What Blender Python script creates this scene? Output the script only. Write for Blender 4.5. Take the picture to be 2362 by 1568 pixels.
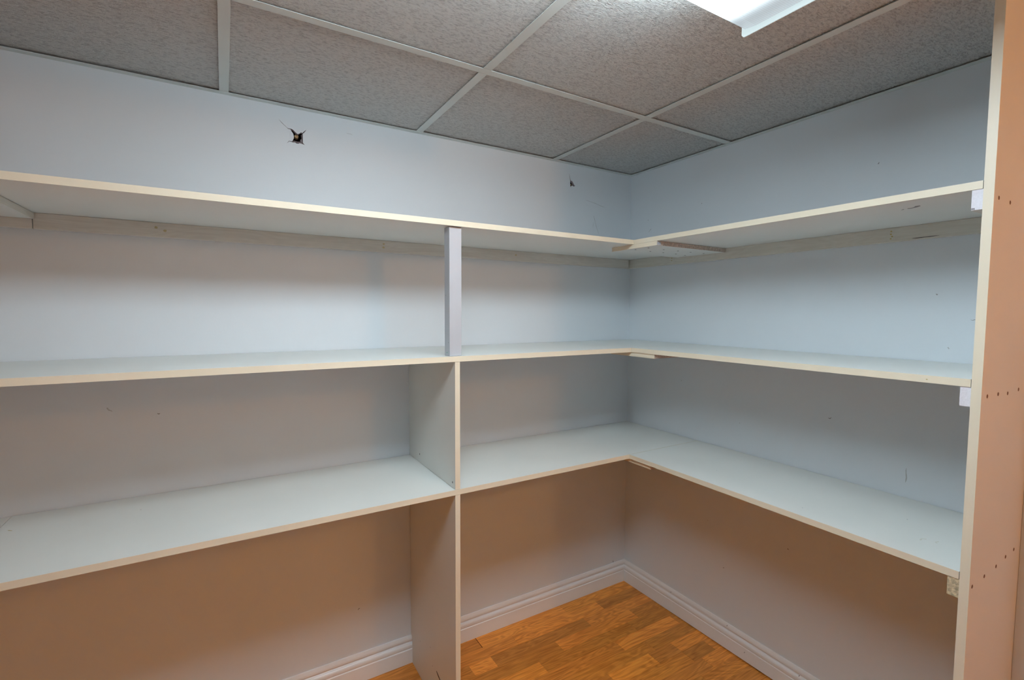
import bpy, bmesh, math, random
from mathutils import Vector, Matrix
from mathutils.geometry import tessellate_polygon

# ------------------------------------------------------------------ clear
for o in list(bpy.data.objects):
    bpy.data.objects.remove(o, do_unlink=True)
SC = bpy.context.scene
COL = SC.collection
R = random.Random(7)

# ------------------------------------------------------------------ measures (metres; corner of the two walls = origin)
H = 2.0015          # ceiling
FZ = 0.013          # floor level
T = 0.016           # melamine board
Z = (1.6186, 1.2213, 0.8180)   # top faces of the three shelves
D = 0.3946          # depth of the shelves on the right wall
DL = 0.4165         # depth of the shelves on the back wall
L = 1.3658          # inner face of the side panel
XD = 1.1096         # left face of the upright dividers
XJ = 2.1795         # joint between the long board and the next one
XL, YF = -4.1, -3.6  # far walls of the room, outside the picture

# ------------------------------------------------------------------ camera
cam_data = bpy.data.cameras.new('camera')
cam = bpy.data.objects.new('camera', cam_data)
COL.objects.link(cam)
Rv = Vector((0.85752188, -0.51443041, 0.00419246))
Uv = Vector((0.02720779, 0.05348863, 0.99819773))
Fv = Vector((0.51372751, 0.85586233, -0.05986419))
cam.matrix_world = Matrix(((Rv.x, Uv.x, -Fv.x, -1.6926), (Rv.y, Uv.y, -Fv.y, -1.7146),
                           (Rv.z, Uv.z, -Fv.z, 1.3556), (0, 0, 0, 1)))
cam_data.sensor_width = 36.0
cam_data.lens = 36.0 * 1106.63 / 2362.0
cam_data.clip_start = 0.02
SC.camera = cam

# ------------------------------------------------------------------ world, view
w = bpy.data.worlds.new('world')
SC.world = w
w.use_nodes = True
w.node_tree.nodes['Background'].inputs[0].default_value = (0.5, 0.6, 0.7, 1)
w.node_tree.nodes['Background'].inputs[1].default_value = 0.0
SC.view_settings.view_transform = 'Standard'
SC.view_settings.look = 'None'
SC.view_settings.gamma = 1.0
SC.view_settings.use_curve_mapping = False
SC.view_settings.exposure = 0.08
TUBE = 23.0           # radiance of the wraparound fluorescent fixture
TUBE_COL = (0.80, 0.96, 1.05, 1)
GLOBE = 130.0         # radiance of the warm globe behind the camera
GLOBE_COL = (1.0, 0.43, 0.12, 1)

# ------------------------------------------------------------------ materials
def mat(name):
    m = bpy.data.materials.new(name)
    m.use_nodes = True
    nt = m.node_tree
    return m, nt, nt.nodes['Principled BSDF']

def N(nt, kind, **kw):
    n = nt.nodes.new(kind)
    for k, v in kw.items():
        if k in n.inputs.keys():
            n.inputs[k].default_value = v
        else:
            setattr(n, k, v)
    return n

def ramp(nt, stops):
    n = nt.nodes.new('ShaderNodeValToRGB')
    e = n.color_ramp.elements
    while len(e) < len(stops):
        e.new(0.5)
    for el, (p, c) in zip(e, stops):
        el.position = p
        el.color = (*c, 1)
    return n

def painted(name, col, rough=0.5, var=0.03, scale=3.0, bump=0.05, bscale=220.0, spec=0.3, dirt=None):
    m, nt, b = mat(name)
    g = N(nt, 'ShaderNodeNewGeometry')
    n1 = N(nt, 'ShaderNodeTexNoise', Scale=scale, Detail=5.0)
    nt.links.new(g.outputs['Position'], n1.inputs['Vector'])
    r = ramp(nt, [(0.3, tuple(c * (1 - var) for c in col)), (0.7, tuple(min(1, c * (1 + var)) for c in col))])
    nt.links.new(n1.outputs['Fac'], r.inputs['Fac'])
    out = r.outputs['Color']
    if dirt:
        n2 = N(nt, 'ShaderNodeTexNoise', Scale=9.0, Detail=8.0, Roughness=0.7)
        nt.links.new(g.outputs['Position'], n2.inputs['Vector'])
        r2 = ramp(nt, [(0.66, (0, 0, 0)), (0.80, (1, 1, 1))])
        nt.links.new(n2.outputs['Fac'], r2.inputs['Fac'])
        mx = N(nt, 'ShaderNodeMix', data_type='RGBA')
        mm = N(nt, 'ShaderNodeMath', operation='MULTIPLY')
        mm.inputs[1].default_value = 0.35
        nt.links.new(r2.outputs['Color'], mm.inputs[0])
        nt.links.new(mm.outputs[0], mx.inputs['Factor'])
        nt.links.new(out, mx.inputs['A'])
        mx.inputs['B'].default_value = (*dirt, 1)
        out = mx.outputs['Result']
    nt.links.new(out, b.inputs['Base Color'])
    b.inputs['Roughness'].default_value = rough
    b.inputs['Specular IOR Level'].default_value = spec
    if bump:
        n3 = N(nt, 'ShaderNodeTexNoise', Scale=bscale, Detail=3.0)
        nt.links.new(g.outputs['Position'], n3.inputs['Vector'])
        bp = N(nt, 'ShaderNodeBump', Strength=bump, Distance=0.002)
        nt.links.new(n3.outputs['Fac'], bp.inputs['Height'])
        nt.links.new(bp.outputs['Normal'], b.inputs['Normal'])
    return m

def grained(name, dark, light, axis, rough=0.5, fine=90.0, stretch=14.0, ring=0.5, use_color=False, bump=0.1, spec=0.4):
    """wood with its grain along one axis"""
    m, nt, b = mat(name)
    g = N(nt, 'ShaderNodeNewGeometry')
    oi = N(nt, 'ShaderNodeObjectInfo')
    mul = N(nt, 'ShaderNodeVectorMath', operation='SCALE')
    mul.inputs['Scale'].default_value = 37.0
    cmb = N(nt, 'ShaderNodeCombineXYZ')
    for k in range(3):
        nt.links.new(oi.outputs['Random'], cmb.inputs[k])
    nt.links.new(cmb.outputs[0], mul.inputs[0])
    add = N(nt, 'ShaderNodeVectorMath', operation='ADD')
    nt.links.new(g.outputs['Position'], add.inputs[0])
    nt.links.new(mul.outputs[0], add.inputs[1])
    mp = N(nt, 'ShaderNodeMapping')
    sc = [1.0, 1.0, 1.0]
    sc[axis] = 1.0 / stretch
    mp.inputs['Scale'].default_value = sc
    nt.links.new(add.outputs[0], mp.inputs['Vector'])
    n1 = N(nt, 'ShaderNodeTexNoise', Scale=fine, Detail=6.0, Roughness=0.65, Distortion=0.3)
    nt.links.new(mp.outputs[0], n1.inputs['Vector'])
    # cathedral rings
    mp2 = N(nt, 'ShaderNodeMapping')
    sc2 = [1.0, 1.0, 1.0]
    sc2[axis] = 0.16
    mp2.inputs['Scale'].default_value = sc2
    nt.links.new(add.outputs[0], mp2.inputs['Vector'])
    n2 = N(nt, 'ShaderNodeTexNoise', Scale=17.0, Detail=2.0, Distortion=0.6)
    nt.links.new(mp2.outputs[0], n2.inputs['Vector'])
    sn = N(nt, 'ShaderNodeMath', operation='MULTIPLY')
    sn.inputs[1].default_value = 75.0
    nt.links.new(n2.outputs['Fac'], sn.inputs[0])
    s2 = N(nt, 'ShaderNodeMath', operation='SINE')
    nt.links.new(sn.outputs[0], s2.inputs[0])
    s3 = N(nt, 'ShaderNodeMath', operation='MULTIPLY_ADD')
    s3.inputs[1].default_value = 0.5 * ring
    nt.links.new(s2.outputs[0], s3.inputs[0])
    nt.links.new(n1.outputs['Fac'], s3.inputs[2])
    r = ramp(nt, [(0.25, dark), (0.75, light)])
    nt.links.new(s3.outputs[0], r.inputs['Fac'])
    out = r.outputs['Color']
    if use_color:
        mx = N(nt, 'ShaderNodeMix', data_type='RGBA', blend_type='MULTIPLY')
        mx.inputs['Factor'].default_value = 1.0
        nt.links.new(out, mx.inputs['A'])
        nt.links.new(oi.outputs['Color'], mx.inputs['B'])
        out = mx.outputs['Result']
    nt.links.new(out, b.inputs['Base Color'])
    b.inputs['Roughness'].default_value = rough
    b.inputs['Specular IOR Level'].default_value = spec
    if bump:
        bn = N(nt, 'ShaderNodeBump', Strength=bump, Distance=0.0015)
        nt.links.new(n1.outputs['Fac'], bn.inputs['Height'])
        nt.links.new(bn.outputs['Normal'], b.inputs['Normal'])
    return m

def emitter(name, col, strength):
    m, nt, b = mat(name)
    b.inputs['Base Color'].default_value = (0.25, 0.25, 0.25, 1)
    b.inputs['Emission Color'].default_value = col
    b.inputs['Emission Strength'].default_value = strength
    return m, nt, b

WALL = painted('wall_paint', (0.735, 0.785, 0.83), 0.45, 0.02, 2.0, 0.06, 160.0, 0.35)
MELA = painted('white_melamine', (0.785, 0.80, 0.77), 0.38, 0.02, 5.0, 0.03, 260.0, 0.45)
EDGE = painted('cream_edge_band', (0.80, 0.73, 0.58), 0.4, 0.03, 6.0, 0.02, 200.0, 0.4)
CHIP = painted('raw_chipboard', (0.60, 0.50, 0.43), 0.9, 0.25, 160.0, 0.6, 240.0, 0.1)
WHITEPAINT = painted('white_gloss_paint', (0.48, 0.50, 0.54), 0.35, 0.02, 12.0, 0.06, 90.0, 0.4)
BLOCKPAINT = painted('speckled_block_paint', (0.78, 0.78, 0.84), 0.6, 0.05, 300.0, 0.25, 500.0, 0.2, dirt=(0.35, 0.2, 0.2))
BASE = painted('baseboard_paint', (0.85, 0.85, 0.85), 0.3, 0.015, 8.0, 0.02, 120.0, 0.45)
METAL = painted('grid_enamel', (0.68, 0.73, 0.71), 0.4, 0.02, 10.0, 0.0, 1.0, 0.4)
DARK = painted('dark_void', (0.03, 0.02, 0.018), 0.9, 0.2, 30.0, 0.0, 1.0, 0.05)
SCUFF = painted('grey_scuff', (0.30, 0.30, 0.31), 0.8, 0.1, 60.0, 0.0, 1.0, 0.1)
SCUFF_L = painted('faint_scuff', (0.50, 0.52, 0.53), 0.7, 0.1, 60.0, 0.0, 1.0, 0.1)
KNOT = painted('resin_stain', (0.55, 0.45, 0.20), 0.6, 0.25, 120.0, 0.0, 1.0, 0.2)
SCREW = painted('rusty_screw', (0.16, 0.07, 0.035), 0.5, 0.3, 400.0, 0.0, 1.0, 0.4)
HOLE = painted('dark_screw', (0.05, 0.045, 0.045), 0.5, 0.2, 400.0, 0.0, 1.0, 0.3)
GYPSUM = painted('broken_gypsum', (0.50, 0.44, 0.47), 0.95, 0.1, 150.0, 0.4, 400.0, 0.05)
PIPE = painted('pine_stub', (0.62, 0.42, 0.22), 0.6, 0.15, 100.0, 0.1, 300.0, 0.3)
GREEN = painted('green_pencil', (0.05, 0.45, 0.30), 0.6, 0.1, 100.0, 0.0, 1.0, 0.2)
PANELPAINT = painted('side_panel_face', (0.76, 0.75, 0.74), 0.42, 0.03, 2.5, 0.04, 260.0, 0.4)
CLEAT_X = grained('whitewashed_pine_x', (0.62, 0.60, 0.55), (0.75, 0.74, 0.69), 0, 0.55, 70.0, 18.0, 0.12, bump=0.25)
CLEAT_Y = grained('whitewashed_pine_y', (0.63, 0.61, 0.54), (0.76, 0.75, 0.69), 1, 0.55, 70.0, 18.0, 0.12, bump=0.25)
OSB = painted('particle_end_grain', (0.58, 0.50, 0.34), 0.85, 0.35, 170.0, 0.6, 300.0, 0.1)
WOOD = grained('oak_laminate', (0.52, 0.16, 0.018), (0.95, 0.39, 0.075), 0, 0.33, 170.0, 24.0, 0.18,
               use_color=True, bump=0.04, spec=0.45)
SUB = painted('dark_underlay', (0.10, 0.03, 0.012), 0.8, 0.1, 20.0, 0.0, 1.0, 0.1)

# fissured acoustic tile
TILE, nt, b = mat('fissured_ceiling_tile')
g = N(nt, 'ShaderNodeNewGeometry')
mp = N(nt, 'ShaderNodeMapping')
mp.inputs['Scale'].default_value = (0.40, 1.0, 1.0)
nt.links.new(g.outputs['Position'], mp.inputs['Vector'])
n1 = N(nt, 'ShaderNodeTexNoise', Scale=190.0, Detail=4.0, Roughness=0.6, Distortion=0.9)
nt.links.new(mp.outputs[0], n1.inputs['Vector'])
n2 = N(nt, 'ShaderNodeTexNoise', Scale=420.0, Detail=2.0)
nt.links.new(g.outputs['Position'], n2.inputs['Vector'])
r = ramp(nt, [(0.37, (0.54, 0.54, 0.53)), (0.52, (0.77, 0.775, 0.755))])
nt.links.new(n1.outputs['Fac'], r.inputs['Fac'])
nt.links.new(r.outputs['Color'], b.inputs['Base Color'])
ad = N(nt, 'ShaderNodeMath', operation='MULTIPLY_ADD')
ad.inputs[1].default_value = 0.25
nt.links.new(n2.outputs['Fac'], ad.inputs[0])
nt.links.new(n1.outputs['Fac'], ad.inputs[2])
bn = N(nt, 'ShaderNodeBump', Strength=1.0, Distance=0.009)
nt.links.new(ad.outputs[0], bn.inputs['Height'])
nt.links.new(bn.outputs['Normal'], b.inputs['Normal'])
b.inputs['Roughness'].default_value = 0.5
b.inputs['Specular IOR Level'].default_value = 0.45

# prismatic lens of the fluorescent fixture: bright over the tubes, dimmer where the tubes end
LENS, nt, b = emitter('prismatic_lens', TUBE_COL, 1.0)
b.inputs['Roughness'].default_value = 0.3
tc = N(nt, 'ShaderNodeTexCoord')
sep = N(nt, 'ShaderNodeSeparateXYZ')
nt.links.new(tc.outputs['Object'], sep.inputs[0])
mr = N(nt, 'ShaderNodeMapRange', interpolation_type='SMOOTHERSTEP')
mr.inputs['From Min'].default_value = 0.50
mr.inputs['From Max'].default_value = 0.27
mr.inputs['To Min'].default_value = 0.50
mr.inputs['To Max'].default_value = TUBE
ab = N(nt, 'ShaderNodeMath', operation='ABSOLUTE')
nt.links.new(sep.outputs['X'], ab.inputs[0])
nt.links.new(ab.outputs[0], mr.inputs['Value'])
mp = N(nt, 'ShaderNodeMapping')
mp.inputs['Rotation'].default_value = (0, 0, math.radians(45))
nt.links.new(tc.outputs['Object'], mp.inputs['Vector'])
ck = N(nt, 'ShaderNodeTexChecker', Scale=330.0)
ck.inputs['Color1'].default_value = (1, 1, 1, 1)
ck.inputs['Color2'].default_value = (0.86, 0.86, 0.86, 1)
nt.links.new(mp.outputs[0], ck.inputs['Vector'])
mm = N(nt, 'ShaderNodeMath', operation='MULTIPLY')
nt.links.new(mr.outputs['Result'], mm.inputs[0])
nt.links.new(ck.outputs['Color'], mm.inputs[1])
nt.links.new(mm.outputs[0], b.inputs['Emission Strength'])
CAP, _, _ = emitter('lit_acrylic_cap', (0.78, 0.97, 1.0, 1), 0.66)
GLOBE_M, _, _ = emitter('warm_opal_glass', GLOBE_COL, GLOBE)

# ------------------------------------------------------------------ mesh helpers
def link(name, me, m, parent=None):
    o = bpy.data.objects.new(name, me)
    COL.objects.link(o)
    if m:
        me.materials.append(m)
    if parent:
        o.parent = parent
    return o

def box_bm(bm, x0, x1, y0, y1, z0, z1):
    v = [bm.verts.new(p) for p in ((x0, y0, z0), (x1, y0, z0), (x1, y1, z0), (x0, y1, z0),
                                   (x0, y0, z1), (x1, y0, z1), (x1, y1, z1), (x0, y1, z1))]
    for f in ((0, 3, 2, 1), (4, 5, 6, 7), (0, 1, 5, 4), (1, 2, 6, 5), (2, 3, 7, 6), (3, 0, 4, 7)):
        bm.faces.new([v[i] for i in f])

def box(name, x0, x1, y0, y1, z0, z1, m, parent=None, bevel=0.0):
    bm = bmesh.new()
    x0, x1 = min(x0, x1), max(x0, x1)
    y0, y1 = min(y0, y1), max(y0, y1)
    z0, z1 = min(z0, z1), max(z0, z1)
    box_bm(bm, x0, x1, y0, y1, z0, z1)
    if bevel:
        bmesh.ops.bevel(bm, geom=bm.edges[:], offset=bevel, segments=2, profile=0.5, affect='EDGES')
    me = bpy.data.meshes.new(name)
    bm.to_mesh(me)
    bm.free()
    return link(name, me, m, parent)

def prism(name, pts, axis, a, b_, m, parent=None):
    """closed polygon pts (2D, in the two other axes, in order) swept along axis from a to b_"""
    bm = bmesh.new()
    def P(p, t):
        q = [0, 0, 0]
        o = [k for k in range(3) if k != axis]
        q[o[0]], q[o[1]], q[axis] = p[0], p[1], t
        return q
    A = [bm.verts.new(P(p, a)) for p in pts]
    B = [bm.verts.new(P(p, b_)) for p in pts]
    n = len(pts)
    for i in range(n):
        bm.faces.new((A[i], A[(i + 1) % n], B[(i + 1) % n], B[i]))
    bm.faces.new(A)
    bm.faces.new(B[::-1])
    bmesh.ops.recalc_face_normals(bm, faces=bm.faces[:])
    me = bpy.data.meshes.new(name)
    bm.to_mesh(me)
    bm.free()
    return link(name, me, m, parent)

def disc(name, c, n, r_, h, m, parent, seg=10, ry=None):
    """low dome (a screw or nail head, a hole plug) proud of a face; n = outward axis vector"""
    n = Vector(n).normalized()
    q = n.to_track_quat('Z', 'Y').to_matrix()
    bm = bmesh.new()
    rings = ((1.0, 0.0), (1.0, 0.45), (0.72, 1.0))
    vs = []
    for k, t in rings:
        vs.append([bm.verts.new(Vector(c) + q @ Vector((r_ * k * math.cos(2 * math.pi * i / seg),
                   (ry or r_) * k * math.sin(2 * math.pi * i / seg), h * t))) for i in range(seg)])
    for a, b2 in zip(vs, vs[1:]):
        for i in range(seg):
            bm.faces.new((a[i], a[(i + 1) % seg], b2[(i + 1) % seg], b2[i]))
    # a small recess, as in a driven screw
    cen = bm.verts.new(Vector(c) + q @ Vector((0, 0, h * 0.3)))
    for i in range(seg):
        bm.faces.new((vs[-1][i], vs[-1][(i + 1) % seg], cen))
    me = bpy.data.meshes.new(name)
    bm.to_mesh(me)
    bm.free()
    return link(name, me, m, parent)

def flake(name, pts, n_axis, sign, level, m, parent, th=0.0004):
    """thin irregular mark with its own outline lying on a face"""
    return prism(name, pts, n_axis, level, level + sign * th, m, parent)

def stroke(p, q, w0, w1=None, k=6, wob=0.0):
    """outline of a thin tapering stroke between 2D points"""
    p, q = Vector(p), Vector(q)
    d = (q - p)
    n = Vector((-d.y, d.x)).normalized()
    w1 = w0 if w1 is None else w1
    up, dn = [], []
    for i in range(k + 1):
        t = i / k
        c = p + d * t + n * wob * math.sin(t * 7 + p.x * 50)
        ww = (w0 + (w1 - w0) * t) * (0.25 if i in (0, k) else R.uniform(0.7, 1.2)) * 0.5
        up.append(c + n * ww)
        dn.append(c - n * ww)
    return [tuple(v) for v in up + dn[::-1]]

def tag(o, label, cat, group=None):
    o['label'] = label
    o['category'] = cat
    if group:
        o['group'] = group
    return o

def struct(o):
    o['kind'] = 'structure'
    return o

# ------------------------------------------------------------------ SETTING: walls
# back wall: a sheet of drywall with two broken holes through it
SX, SY = 1.0, 1.0
def hole_pts(raw, cx, cz, k):
    return [(cx + (a) * k, cz - (b2) * k) for a, b2 in raw]

# outlines measured on the wall plane (metres from the middle of each break)
BIG = [(-48, -44), (-38, -33), (-24, -20), (-20, -17.5), (-13, -18.5), (-7, -16), (0, -9), (6, -4.5),
       (11, -7), (15, -11.5), (21, -11), (24.5, -16), (32, -24), (26, -13.5), (22.5, -9.5), (21, -9), (21.5, 23),
       (27, 29), (20, 26.5), (12, 25), (8, 27.5), (2, 28), (-2, 25), (-7, 26.5), (-18, 24.5),
       (-26, 33), (-19.5, 23.2), (-9.5, 23), (-7, 17), (-5, 12), (-5, 4), (-7, -4), (-12, -11), (-14, -16), (-21, -16),
       (-26, -21), (-39, -32.5)]
SMALL = [(-6.6, -21), (-4, -8), (-2.4, -3), (2, -1.5), (4.2, 1.6), (6.4, 5.5), (9.8, 8.8), (5.6, 10.6),
         (2.2, 9), (-.2, 9.8), (-2.4, 13.8), (-3.5, 9), (-3.6, 3), (-4.4, -4), (-5.6, -12)]
WX = 0.0116 / 13.07
def make_wall_back():
    t0 = 0.0127
    outer = [(XL, 0.0), (0.0, 0.0), (0.0, H + 0.08), (XL, H + 0.08)]
    h1 = [(-1.4790 + a * 0.00102, 1.9185 - b2 * 0.00094) for a, b2 in BIG]
    h2 = [(-0.3600 + a * 0.00205, 1.9265 - b2 * 0.00175) for a, b2 in SMALL]
    loops = [outer, h1, h2]
    flat = [p for l in loops for p in l]
    tris = tessellate_polygon([[Vector((x, z, 0)) for x, z in l] for l in loops])
    bm = bmesh.new()
    A = [bm.verts.new((x, 0.0, z)) for x, z in flat]
    B = [bm.verts.new((x, t0, z)) for x, z in flat]
    for t in tris:
        for V in (A, B):
            try:
                bm.faces.new([V[i] for i in t])
            except ValueError:
                pass
    k = 0
    side = []
    for l in loops:
        n = len(l)
        for i in range(n):
            j = (i + 1) % n
            side.append(bm.faces.new((A[k + i], A[k + j], B[k + j], B[k + i])))
        k += n
    bmesh.ops.recalc_face_normals(bm, faces=bm.faces[:])
    for f in side:
        f.material_index = 1
    me = bpy.data.meshes.new('wall_back')
    bm.to_mesh(me)
    bm.free()
    o = link('wall_back', me, WALL)
    me.materials.append(GYPSUM)
    return o, h1, h2

wall_back, h1, h2 = make_wall_back()
struct(wall_back)
box('wall_cavity', XL, 0.0, 0.062, 0.07, 0.0, H + 0.08, DARK, wall_back)
box('stud', -1.62, -1.545, 0.0135, 0.061, 0.0, H + 0.08, PIPE, wall_back)
# pine stub and torn paper inside the large break, crumbs in the small one
bm = bmesh.new()
bmesh.ops.create_cone(bm, cap_ends=True, segments=16, radius1=0.0066, radius2=0.0060, depth=0.010,
                      matrix=Matrix.Translation((-1.4735, 0.026, 1.9215)) @ Matrix.Rotation(math.radians(82), 4, 'X'))
me = bpy.data.meshes.new('wood_stub')
bm.to_mesh(me); bm.free()
s_ = link('wood_stub', me, PIPE, wall_back)
s_['label'] = 'round tan wooden stub inside the large hole'
def flap(pts, m, name='torn_paper'):
    """small bent sheet given by 3D points, 1 mm thick"""
    bm = bmesh.new()
    c = [bm.verts.new(p) for p in pts]
    f = bm.faces.new(c)
    bmesh.ops.solidify(bm, geom=[f], thickness=0.0008)
    bmesh.ops.recalc_face_normals(bm, faces=bm.faces[:])
    me = bpy.data.meshes.new(name)
    bm.to_mesh(me); bm.free()
    return link(name, me, m, wall_back)
flap([(-1.4560, 0.002, 1.9270), (-1.4560, 0.002, 1.8975), (-1.4620, 0.011, 1.8990), (-1.4640, 0.012, 1.9080),
      (-1.4600, 0.012, 1.9140), (-1.4620, 0.011, 1.9240)], GYPSUM)
flap([(-1.4880, 0.003, 1.8950), (-1.4580, 0.003, 1.8950), (-1.4620, 0.010, 1.9030), (-1.4720, 0.011, 1.9020),
      (-1.4840, 0.010, 1.9030)], GYPSUM)
flap([(-1.4935, -0.0005, 1.9330), (-1.4860, 0.006, 1.9230), (-1.4850, 0.007, 1.9100), (-1.4900, 0.002, 1.8990),
      (-1.4965, -0.0002, 1.8990)], WALL)
flap([(-0.3665, 0.003, 1.9130), (-0.3550, 0.003, 1.9120), (-0.3580, 0.009, 1.9195), (-0.3650, 0.009, 1.9170)], PIPE)

wall_right = struct(box('wall_right', 0.0, 0.07, YF, 0.07, 0.0, H + 0.08, WALL))
struct(box('wall_left', XL - 0.07, XL, YF, 0.07, 0.0, H + 0.08, WALL))
struct(box('wall_front', XL, 0.0, YF - 0.07, YF, 0.0, H + 0.08, WALL))

# scuffs on the two walls
def wb_mark(p, q, w0, w1, m, nm='scuff_mark'):
    return flake(nm, stroke(p, q, w0, w1, wob=0.001), 1, -1, 0.0, m, wall_back)
def wr_mark(p, q, w0, w1, m, nm='scuff_mark'):
    return flake(nm, stroke(p, q, w0, w1, wob=0.001), 0, -1, 0.0, m, wall_right)
wb_mark((-0.28, 1.858), (-0.165, 1.838), 0.0012, 0.0018, SCUFF_L)
wb_mark((-0.232, 1.792), (-0.200, 1.712), 0.0022, 0.0010, SCUFF_L)
wb_mark((-0.228, 1.765), (-0.236, 1.74), 0.0012, 0.0008, SCUFF_L)
wb_mark((-1.8665, 1.0532), (-1.8595, 1.0532), 0.003, 0.002, SCUFF)
wb_mark((-1.980, 1.082), (-1.968, 1.070), 0.004, 0.002, SCUFF_L)
wb_mark((-1.307, 0.279), (-1.300, 0.283), 0.003, 0.003, SCUFF)
wb_mark((-0.0765, 0.1265), (-0.0745, 0.1275), 0.004, 0.003, HOLE)
wb_mark((-0.0765, 0.1195), (-0.0740, 0.1235), 0.003, 0.004, HOLE)
wb_mark((-1.32, 1.955), (-1.30, 1.952), 0.001, 0.001, SCUFF_L)
for y_, z_ in ((-1.1749, 1.4068), (-1.2056, 1.262), (-0.4722, 0.4956), (-0.80, 0.52), (-0.11, 1.78), (-0.40, 1.80),
               (-0.32, 1.06), (-0.60, 0.93), (-1.02, 1.80), (-0.55, 0.33), (-0.92, 0.72)):
    s = R.uniform(0.002, 0.006)
    wr_mark((y_, z_), (y_ - s, z_ + R.uniform(-s, s)), 0.003, 0.002, SCUFF_L if R.random() < 0.6 else SCUFF)
wr_mark((-1.1299, 0.905), (-1.1299, 0.862), 0.0016, 0.0038, SCUFF_L)
wr_mark((-0.915, 1.009), (-0.9241, 1.0118), 0.003, 0.002, SCUFF)
wr_mark((-0.133, 1.735), (-0.115, 1.722), 0.0026, 0.0010, SCUFF_L)
wr_mark((-1.262, 1.337), (-1.250, 1.338), 0.002, 0.001, SCUFF)

# ------------------------------------------------------------------ floor: laminate of three-strip planks
floor = struct(box('floor', XL, 0.0, YF, 0.0, -0.05, FZ - 0.003, SUB))
PIT, Y0 = 0.0604, -0.0177
K = 0.9897
def fx(x):
    return -1.6926 + (x + 1.6926) * K
# strip ends read off the photograph, row by row from the back wall (row -1 is half under the baseboard)
CUTS = {0: [-0.833, -0.40], 1: [-0.6955, -0.236], 2: [-0.925, -0.829, -0.365], 3: [-0.56, -0.146],
        4: [-0.681, -0.215], 5: [-0.348, -0.021], 6: [-0.76, -0.24], 7: [-0.495, -0.282, -0.157],
        8: [-0.62, -0.158, -0.030], 9: [-0.40, -0.12], 10: [-0.55, -0.2]}
TONE = {(0, 0): 1.02, (0, 1): 0.92, (1, -0.236): 0.80, (1, -0.6955): 1.22, (2, -0.365): 1.12, (2, -0.829): 0.80,
        (2, -0.925): 1.30, (3, -0.146): 0.84, (3, -0.56): 1.12, (4, -0.681): 0.86, (4, -0.215): 0.80,
        (5, -0.348): 1.28, (6, -0.24): 0.84, (7, -0.495): 1.26, (7, -0.282): 0.86, (7, -0.157): 1.2,
        (8, -0.158): 0.78, (8, -0.030): 1.1}
def tone_of(row, x0, rr):
    for (a, b2), t in TONE.items():
        if a == row and abs(fx(b2) - x0) < 0.004:
            return t
    if row == 4 and x0 < fx(-0.681) - 0.01:
        return 1.22
    return rr.choice((0.82, 0.9, 0.97, 1.03, 1.1, 1.2))
rest = bmesh.new()
rr = random.Random(21)
nrow = int((-YF) / PIT) + 1
for k in range(-1, nrow):
    ya = Y0 - PIT * k
    yb = ya - PIT
    ya, yb = min(ya, -0.001), max(yb, YF + 0.001)
    if ya - yb < 0.004:
        continue
    cuts = [fx(c) for c in CUTS.get(k, [])]
    if not cuts:
        cuts = [-rr.uniform(0.05, 0.4)]
        while len(cuts) < 3:
            cuts.append(cuts[-1] - rr.uniform(0.2, 0.48))
    cuts = sorted(cuts)
    x = cuts[0]
    while x > XL + 0.1:
        x -= rr.uniform(0.22, 0.47)
        if x > XL + 0.05:
            cuts.insert(0, x)
    xs = [XL + 0.001] + cuts + [-0.001]
    plank_edge = (k % 3 == 1)                 # last strip of a plank: open joint after it
    gx = 0.00025
    for a, b2 in zip(xs, xs[1:]):
        gy = 0.0006 if plank_edge else 0.0001
        args = (a + gx, b2 - gx, yb + gy, ya - 0.0001, FZ - 0.003, FZ + (0.0 if not plank_edge else 0.0))
        if k <= 15 and b2 > -1.45:
            o = box('floor_strip', *args, WOOD, floor)
            t = tone_of(k, a, rr)
            o.color = (t, t * (0.97 + 0.05 * rr.random()), t * (0.92 + 0.12 * rr.random()), 1)
        else:
            box_bm(rest, *args)
me = bpy.data.meshes.new('floor_strips')
rest.to_mesh(me); rest.free()
o = link('floor_strips', me, WOOD, floor)
o['kind'] = 'stuff'
# open plank end by the divider
box('plank_joint', fx(-0.833) - 0.0012, fx(-0.833) + 0.0012, Y0 - PIT, -0.013, FZ, FZ + 0.0002, SUB, floor)

# ------------------------------------------------------------------ baseboards (moulded profile, depth from wall / height)
BH = 0.1175 - FZ
PROF = [(0.0, 0.0), (0.0135, 0.0), (0.0140, 0.0545), (0.0128, 0.0560), (0.0118, 0.0566), (0.0118, 0.0582),
        (0.0130, 0.0605), (0.0138, 0.0650), (0.0136, 0.0705), (0.0120, 0.0745), (0.0100, 0.0765),
        (0.0068, 0.0778), (0.0048, 0.0800), (0.0044, 0.0835), (0.0056, 0.0862), (0.0084, 0.0868), (0.0084, 0.0885),
        (0.0078, 0.0940), (0.0062, 0.0985), (0.0040, BH - 0.001), (0.0022, BH), (0.0, BH)]
def baseboard(name, along, a, b_, mitre):
    """along 0: on the back wall (runs in x); 1: on the right wall (runs in y). mitred at the corner end b_=0"""
    bm = bmesh.new()
    A, B = [], []
    for d, h in PROF:
        e = b_ - (d if mitre else 0)
        if along == 0:
            A.append(bm.verts.new((a, -d, FZ + h))); B.append(bm.verts.new((e, -d, FZ + h)))
        else:
            A.append(bm.verts.new((-d, a, FZ + h + (0.012 if h < 0.001 else 0.0)))); B.append(bm.verts.new((-d, e, FZ + h)))
    n = len(PROF)
    for i in range(n):
        f = bm.faces.new((A[i], A[(i + 1) % n], B[(i + 1) % n], B[i]))
    bm.faces.new(A); bm.faces.new(B[::-1])
    bmesh.ops.recalc_face_normals(bm, faces=bm.faces[:])
    me = bpy.data.meshes.new(name)
    bm.to_mesh(me); bm.free()
    return struct(link(name, me, BASE))
bb_back = baseboard('baseboard_back', 0, XL, -0.0002, True)
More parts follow.
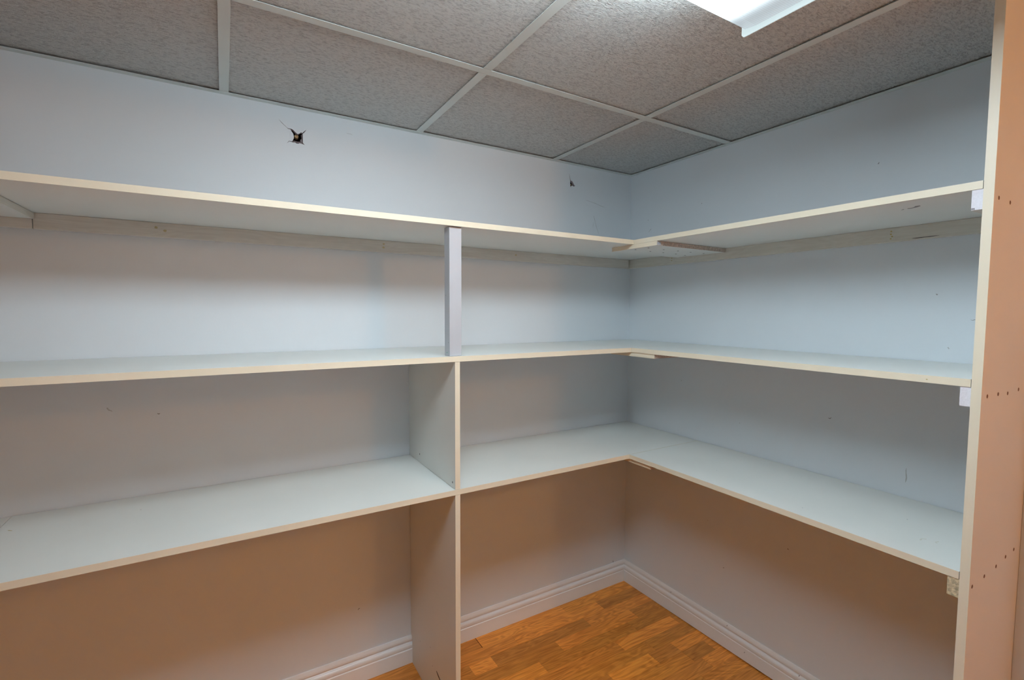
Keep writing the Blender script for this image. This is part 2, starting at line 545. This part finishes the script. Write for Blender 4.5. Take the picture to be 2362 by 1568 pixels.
bb_right = baseboard('baseboard_right', 1, -L, -0.0002, True)
for y_, z_ in ((-0.66, 0.050), (-0.58, 0.108), (-0.86, 0.09), (-0.30, 0.10)):
    flake('scuff_mark', stroke((y_, z_), (y_ - 0.004, z_ + 0.006), 0.003, 0.001), 0, -1, -0.0138 if z_ < 0.07 else -0.0088, SCUFF, bb_right)

# ------------------------------------------------------------------ ceiling: lay-in tiles on a steel grid
ceiling = struct(box('ceiling', XL, 0.0, YF, 0.0, H + 0.06, H + 0.075, DARK))
GX = [-0.4637 - 0.6053 * k for k in range(6)]
GY = [-0.5288, -1.748, -2.967]
xs = [XL] + sorted(GX) + [0.0]
ys = [YF] + sorted(GY) + [0.0]
tee_w = 0.0122
for i in range(len(xs) - 1):
    for j in range(len(ys) - 1):
        box('ceiling_tile', xs[i] + 0.0035, xs[i + 1] - 0.0035, ys[j] + 0.0035, ys[j + 1] - 0.0035,
            H + 0.0036 + R.uniform(0, 0.0016), H + 0.015, TILE, ceiling)
def tee(name, x0, x1, y0, y1, along):
    bm = bmesh.new()
    box_bm(bm, x0, x1, y0, y1, H, H + 0.0012)
    cx, cy = (x0 + x1) / 2, (y0 + y1) / 2
    if along == 0:
        box_bm(bm, x0, x1, cy - 0.0008, cy + 0.0008, H + 0.0012, H + 0.035)
    else:
        box_bm(bm, cx - 0.0008, cx + 0.0008, y0, y1, H + 0.0012, H + 0.035)
    me = bpy.data.meshes.new(name)
    bm.to_mesh(me); bm.free()
    return link(name, me, METAL, ceiling)
for y in GY:
    tee('main_tee', XL + 0.001, -0.001, y - tee_w, y + tee_w, 0)
for x in GX:
    yy = [YF] + sorted(GY) + [0]
    for j in range(4):
        a = yy[j] + (0.001 if j == 0 else tee_w + 0.0003)
        b2 = yy[j + 1] - (0.001 if j == 3 else tee_w + 0.0003)
        tee('cross_tee', x - tee_w, x + tee_w, a, b2, 1)
# wall angle, an L on each wall
box('wall_angle', XL, 0.0, -0.0205, -0.0002, H - 0.0013, H, METAL, ceiling)
box('wall_angle', -0.0205, -0.0002, YF, -0.0208, H - 0.0013, H, METAL, ceiling)
box('wall_angle', XL, XL + 0.0205, YF, -0.0208, H - 0.0013, H, METAL, ceiling)
box('wall_angle', XL + 0.021, -0.021, YF, YF + 0.0205, H - 0.0013, H, METAL, ceiling)

# ------------------------------------------------------------------ light fixtures
FX0, FX1, FY0, FY1 = -1.800, -0.750, -1.375, -1.0740
fix = bpy.data.objects.new('ceiling_light', None)
COL.objects.link(fix)
fix.location = ((FX0 + FX1) / 2, (FY0 + FY1) / 2, H)
tag(fix, 'long wraparound fluorescent light with ribbed clear lens on the tiled ceiling', 'light')
hx, hy = (FX1 - FX0) / 2, (FY1 - FY0) / 2
# housing tray
box('housing', -hx + 0.01, hx - 0.01, -hy + 0.03, hy - 0.03, -0.010, -0.0002, METAL, fix)
# wrap lens: shallow curved section, solid
prof = [(-hy, -0.008), (-hy, -0.048), (-hy + 0.010, -0.062), (-hy + 0.03, -0.0665), (hy - 0.03, -0.0665),
        (hy - 0.006, -0.063), (hy, -0.052), (hy, -0.008), (hy - 0.026, -0.0105), (-hy + 0.026, -0.0105)]
lens = prism('lens', prof, 0, -hx + 0.003, hx - 0.003, LENS, fix)
lens['label'] = 'clear prismatic lens glowing white'
capp = [(-hy - 0.002, -0.002), (-hy - 0.002, -0.070), (-hy + 0.004, -0.0765), (hy - 0.002, -0.0765), (hy + 0.002, -0.072), (hy + 0.002, -0.002)]
for s in (-1, 1):
    a = s * hx
    prism('end_cap', capp, 0, min(a, a - s * 0.0028), max(a, a - s * 0.0028), CAP, fix)

globe = bpy.data.objects.new('globe_light', None)
COL.objects.link(globe)
globe.location = (-0.36, -2.70, H)
tag(globe, 'warm opal globe light on the ceiling behind the camera', 'light')
bm = bmesh.new()
bmesh.ops.create_cone(bm, cap_ends=True, segments=32, radius1=0.05, radius2=0.045, depth=0.02, matrix=Matrix.Translation((0, 0, -0.0105)))
me = bpy.data.meshes.new('fitter'); bm.to_mesh(me); bm.free()
link('fitter', me, METAL, globe)
bm = bmesh.new()
bmesh.ops.create_uvsphere(bm, u_segments=32, v_segments=16, radius=0.058, matrix=Matrix.Translation((0, 0, -0.074)))
me = bpy.data.meshes.new('globe'); bm.to_mesh(me); bm.free()
for p in me.polygons:
    p.use_smooth = True
link('globe', me, GLOBE_M, globe)

# ------------------------------------------------------------------ side panel (right) with its screws
E = 0.001
panel = box('side_panel', -D - 0.001 + E, -0.0005, -L - T, -L, FZ + 0.0005, H - 0.0018, PANELPAINT)
tag(panel, 'tall white melamine side panel closing the right end of the shelves', 'panel')
eb = box('edge_band', -D - 0.001, -D - 0.001 + E, -L - T, -L, FZ + 0.0005, H - 0.0018, EDGE, panel)
eb['label'] = 'narrow cream front edge'
for x_, z_ in ((-0.3673, 1.5842), (-0.298, 1.5831), (-0.3614, 1.1864), (-0.2955, 1.1852), (-0.2331, 1.1817),
               (-0.1587, 1.1843), (-0.3793, 0.7906), (-0.3081, 0.7922), (-0.2343, 0.7937), (-0.1708, 0.7986),
               (-0.1123, 0.8009)):
    disc('screw', (x_, -L - T, z_), (0, -1, 0), 0.0042, 0.0006, SCREW, panel)
flake('scuff_mark', stroke((-0.352, 0.540), (-0.352, 0.532), 0.003, 0.002), 1, -1, -L - T, SCUFF, panel)
# corner post of the next wall, beyond the panel
struct(box('trim_1', -0.064, -0.0005, -1.52, -L - T - 0.0005, FZ + 0.0005, H - 0.0018, WALL))

# ------------------------------------------------------------------ shelves
LEVEL = ('top', 'middle', 'bottom')
def board(x0, x1, y0, y1, ztop, band, label, m=MELA, name='shelf_board', cat='shelf', group=None):
    """melamine board; band = side carrying the cream edge: 'y-' or 'x-'"""
    e = 0.0008
    if band == 'y-':
        b = box(name, x0, x1, y0 + e, y1, ztop - T, ztop, m)
        q = box('edge_band', x0, x1, y0, y0 + e, ztop - T, ztop, EDGE, b)
    else:
        b = box(name, x0 + e, x1, y0, y1, ztop - T, ztop, m)
        q = box('edge_band', x0, x0 + e, y0, y1, ztop - T, ztop, EDGE, b)
    q['label'] = 'narrow cream front edge'
    tag(b, label, cat, group)
    return b

back_labels = ('long top shelf on the back wall, white with a cream edge, seen from below',
               'long middle shelf on the back wall, white with a cream edge, under the short post',
               'long bottom shelf on the back wall, white with a cream edge, above the floor')
right_labels = ('top shelf on the right wall, white with a cream edge, seen from below',
                'middle shelf on the right wall, white with a cream edge',
                'bottom shelf on the right wall, white with a cream edge, wide and seen from above')
left_labels = ('next top shelf board, continuing beyond the joint at the left end',
               'next middle shelf board, continuing beyond the joint at the left end',
               'next bottom shelf board, starting at the dark joint at the left end')
shelves = {}
for i, zt in enumerate(Z):
    shelves['b', i] = board(-XJ + 0.001, -0.004, -DL, -0.0028, zt, 'y-', back_labels[i], group='shelves on the back wall')
    shelves['r', i] = board(-D, -0.0024, -L + 0.0014, -DL - 0.0013, zt, 'x-', right_labels[i], group='shelves on the right wall')
    shelves['l', i] = board(XL + 0.001, -XJ - 0.0012, -DL, -0.0015, zt - 0.0006, 'y-', left_labels[i], group='left continuation shelves')
# the ends of the cream bands left of the inner corner are covered by the right-hand board, as in the photograph

# cleats carrying the top shelf
CH, CT = 0.0405, 0.0175
ct = Z[0] - T - 0.0004
c1 = box('cleat', -2.1052, -0.0235, -CT, -0.0006, ct - CH, ct, CLEAT_X, bevel=0.0008)
tag(c1, 'whitewashed pine cleat on the back wall under the top shelf', 'cleat', 'cleats under the top shelf')
c2 = box('cleat', -CT, -0.0006, -L + 0.020, -0.0012, ct - CH, ct, CLEAT_Y, bevel=0.0008)
tag(c2, 'whitewashed pine cleat on the right wall under the top shelf', 'cleat', 'cleats under the top shelf')
c3 = box('cleat', XL + 0.001, -2.1068, -CT, -0.0006, ct - CH, ct, CLEAT_X, bevel=0.0008)
tag(c3, 'short end of pine cleat behind the leftmost joint plate, under the top shelf', 'cleat', 'cleats under the top shelf')
def blot(cx, cz, r_, n_axis, level, parent, m=KNOT, name='resin_stain', sy=1.0):
    pts = [(cx + r_ * R.uniform(0.6, 1.1) * math.cos(a * math.pi / 5), cz + sy * r_ * R.uniform(0.6, 1.1) * math.sin(a * math.pi / 5)) for a in range(10)]
    return flake(name, pts, n_axis, -1, level, m, parent, 0.0002)
KF = painted('faint_resin', (0.56, 0.49, 0.29), 0.6, 0.15, 90.0, 0.0, 1.0, 0.2)
for x_, z_ in ((-1.850, 1.5880), (-1.830, 1.5800), (-1.2032, 1.5900), (-1.2032, 1.578), (-0.6579, 1.5860)):
    blot(x_, z_, 0.0052, 1, -CT, c1, KF, sy=0.7)
for y_, z_ in ((-1.0696, 1.592), (-1.0690, 1.584), (-1.0720, 1.577), (-1.0690, 1.571), (-0.2696, 1.588), (-0.2690, 1.578)):
    blot(y_, z_, 0.0032, 0, -CT, c2, KNOT, sy=0.8)
flake('split', stroke((-1.180, 1.5664), (-1.120, 1.5655), 0.0016, 0.0024), 0, -1, -CT, HOLE, c2, 0.0002)

# plates screwed under the board joints
def plate(x0, x1, y0, y1, ztop, label, holes=(), band='x-'):
    b = box('splice_plate', x0 + 0.0008, x1, y0 + 0.0012, y1, ztop - 0.0150, ztop, MELA)
    q = box('edge_band', x0, x0 + 0.0008, y0 + 0.0012, y1, ztop - 0.0150, ztop, EDGE, b)
    q['label'] = 'cream front edge'
    q = box('cut_end', x0 + 0.0008, x1, y0, y0 + 0.0012, ztop - 0.0150, ztop - 0.0003, CHIP, b)
    q['label'] = 'raw brown chipboard end'
    for hx_, hy_ in holes:
        disc('screw', (hx_, hy_, ztop - 0.0150), (0, 0, -1), 0.0036, 0.0006, HOLE, b)
    tag(b, label, 'plate', 'splice plates under the shelf joints')
    return b
p1 = plate(-0.3944, -0.0190, -0.5290, -0.303, Z[0] - T - 0.0004, 'joint plate with rows of dark screws under the top shelves at the inner corner',
      ((-0.3663, -0.3996), (-0.2812, -0.3925), (-0.3629, -0.4605), (-0.2787, -0.4561), (-0.2078, -0.3911), (-0.2033, -0.4587),
       (-0.1326, -0.3887), (-0.1304, -0.4578), (-0.0529, -0.4578), (-0.0600, -0.3741)))
box('paint_chip', -0.3936, -0.376, -0.5294, -0.529, Z[0] - T - 0.0140, Z[0] - T - 0.003, WHITEPAINT, p1)
plate(-0.3915, -0.03, -0.525, -0.303, Z[1] - T - 0.0004, 'joint plate just showing under the middle shelves at the inner corner')
plate(-0.3860, -0.03, -0.514, -0.303, Z[2] - T - 0.0004, 'joint plate just showing under the bottom shelves at the inner corner')
def plate_left(ztop, label):
    b = box('splice_plate', -2.260, -2.1033, -0.36, -0.0195, ztop - 0.0150, ztop, MELA)
    q = box('cut_end', -2.1033, -2.1020, -0.36, -0.0195, ztop - 0.0150, ztop - 0.0003, CLEAT_Y, b)
    q['label'] = 'raw pale cut end'
    tag(b, label, 'plate', 'splice plates under the shelf joints')
plate_left(Z[0] - T - 0.001, 'joint plate under the top shelf at the left end of the picture')
plate_left(Z[1] - T - 0.001, 'joint plate under the middle shelf at the left end, almost hidden')

# end battens on the side panel
for i, (zz, m_, lab) in enumerate(((Z[0], BLOCKPAINT, 'white painted batten end under the top shelf against the side panel'),
                                  (Z[1], BLOCKPAINT, 'white painted batten end under the middle shelf against the side panel'),
                                  (Z[2], OSB, 'bare wood batten end under the bottom shelf against the side panel'))):
    zt = zz - T - 0.0004
    yb0, yb1 = -L + 0.0004, -L + 0.0176 + (0.002 if i == 2 else 0)
    e0 = -D + 0.0015
    body = box('batten', e0 + 0.001, -0.0195 if i == 0 else -0.002, yb0, yb1, zt - 0.0400, zt, CLEAT_X)
    f = box('end_face', e0, e0 + 0.001, yb0, yb1, zt - 0.0400, zt, m_, body)
    f['label'] = 'speckled white painted end' if i < 2 else 'bare yellowish chip end grain'
    if i == 0:
        for q_ in range(3):
            flake('chip_mark', stroke((yb1 - 0.001 - 0.0018 * q_, zt - 0.0395), (yb1 - 0.0008 - 0.0018 * q_, zt - 0.0355), 0.0012), 0, -1, e0, HOLE, body, 0.0002)
    tag(body, lab, 'batten', 'battens on the side panel')

# ------------------------------------------------------------------ uprights
def upright(z0, z1, notch, label):
    y0 = -DL + 0.0006
    e = 0.0008
    pts = [(y0 + e, z0), (y0 + e, z1), (-0.0012, z1)]
    if notch:
        pts += [(-0.0012, FZ + BH + 0.0015), (-0.0145, FZ + BH + 0.0015), (-0.0145, z0)]
    else:
        pts += [(-0.0012, z0)]
    b = prism('divider_panel', pts, 0, -XD, -XD + T, MELA)
    q = box('edge_band', -XD, -XD + T, y0, y0 + e, z0, z1, EDGE, b)
    q['label'] = 'narrow cream front edge'
    tag(b, label, 'divider', 'upright dividers')
    return b
d1 = upright(Z[2] + 0.0008, Z[1] - T - 0.0008, False, 'white upright divider standing on the bottom shelf, up to the middle shelf')
d2 = upright(FZ + 0.0006, Z[2] - T - 0.0008, True, 'white upright divider standing on the wood floor under the bottom shelf')
for y_, z_ in ((-0.1095, 0.8481), (-0.3958, 0.8357)):
    disc('screw', (-XD, y_, z_), (-1, 0, 0), 0.0024, 0.0006, HOLE, d1, ry=0.0032)
f = flake('cut_slot', [(-0.256, 0.143), (-0.260, 0.144), (-0.2755, 0.1395), (-0.300, 0.1305), (-0.300, 0.127), (-0.272, 0.1335), (-0.2585, 0.1395)], 0, -1, -XD, HOLE, d2)
for y_, z_ in ((-0.10, 0.150), (-0.32, 0.150), (-0.22, 0.135), (-0.20, 0.19)):
    flake('scuff_mark', stroke((y_, z_), (y_ - 0.004, z_ + 0.004), 0.003, 0.002), 0, -1, -XD, SCUFF_L, d2, 0.0002)

post = box('post', -1.1225, -1.0835, -0.4070, -0.3695, Z[1] + 0.0006, Z[0] - T - 0.0008, WHITEPAINT, bevel=0.0012)
tag(post, 'short white painted square post between the middle and top shelves', 'post')
blot(-0.388, Z[1] + 0.010, 0.0026, 0, -1.1225, post, GREEN, 'pencil_mark', 0.8)
for y_, z_ in ((-0.398, 1.26), (-0.380, 1.40)):
    flake('scuff_mark', stroke((y_, z_), (y_, z_ + 0.004), 0.002), 0, -1, -1.1225, SCUFF, post, 0.0002)

# ------------------------------------------------------------------ marks on the shelves
flake('scuff_mark', stroke((-0.288, -1.206), (-0.309, -1.236), 0.007, 0.012, wob=0.002), 2, -1, Z[0] - T, SCUFF, shelves['r', 0], 0.0002)
flake('scuff_mark', stroke((-0.296, -1.200), (-0.283, -1.190), 0.003, 0.001), 2, -1, Z[0] - T, SCUFF, shelves['r', 0], 0.0002)
SM = painted('pale_smear', (0.84, 0.86, 0.85), 0.5, 0.02, 60.0, 0.0, 1.0, 0.3)
SY_ = painted('yellowed_smear', (0.70, 0.69, 0.61), 0.5, 0.04, 60.0, 0.0, 1.0, 0.3)
for p, q, a, b2 in (((-0.505, -0.188), (-0.46, -0.182), 0.004, 0.003), ((-0.455, -0.188), (-0.435, -0.196), 0.005, 0.003), ((-0.43, -0.178), (-0.41, -0.190), 0.004, 0.002)):
    flake('smear', stroke(p, q, a, b2, wob=0.002), 2, 1, Z[2], SM, shelves['b', 2], 0.0002)
for p, q, a, b2 in (((-0.292, -1.262), (-0.270, -1.268), 0.003, 0.003), ((-0.278, -1.290), (-0.262, -1.287), 0.003, 0.002)):
    flake('smear', stroke(p, q, a, b2, wob=0.002), 2, 1, Z[2], SY_, shelves['r', 2], 0.0002)
flake('scuff_mark', stroke((-2.158, -0.108), (-2.148, -0.116), 0.0025, 0.0015), 2, 1, Z[2], KNOT, shelves['b', 2], 0.0002)
for x_, y_ in ((-1.90, -0.12), (-0.34, -1.02), (-0.18, -1.20), (-0.27, -0.7)):
    kk = 'b' if x_ < -0.5 else 'r'
    flake('scuff_mark', stroke((x_, y_), (x_ + 0.003, y_ + 0.002), 0.002), 2, 1, Z[2], SCUFF_L, shelves[kk, 2], 0.0002)
flake('scuff_mark', stroke((-1.295, 1.2125), (-1.2915, 1.2125), 0.002), 0, -1, -D, KNOT, shelves['r', 1], 0.0002)
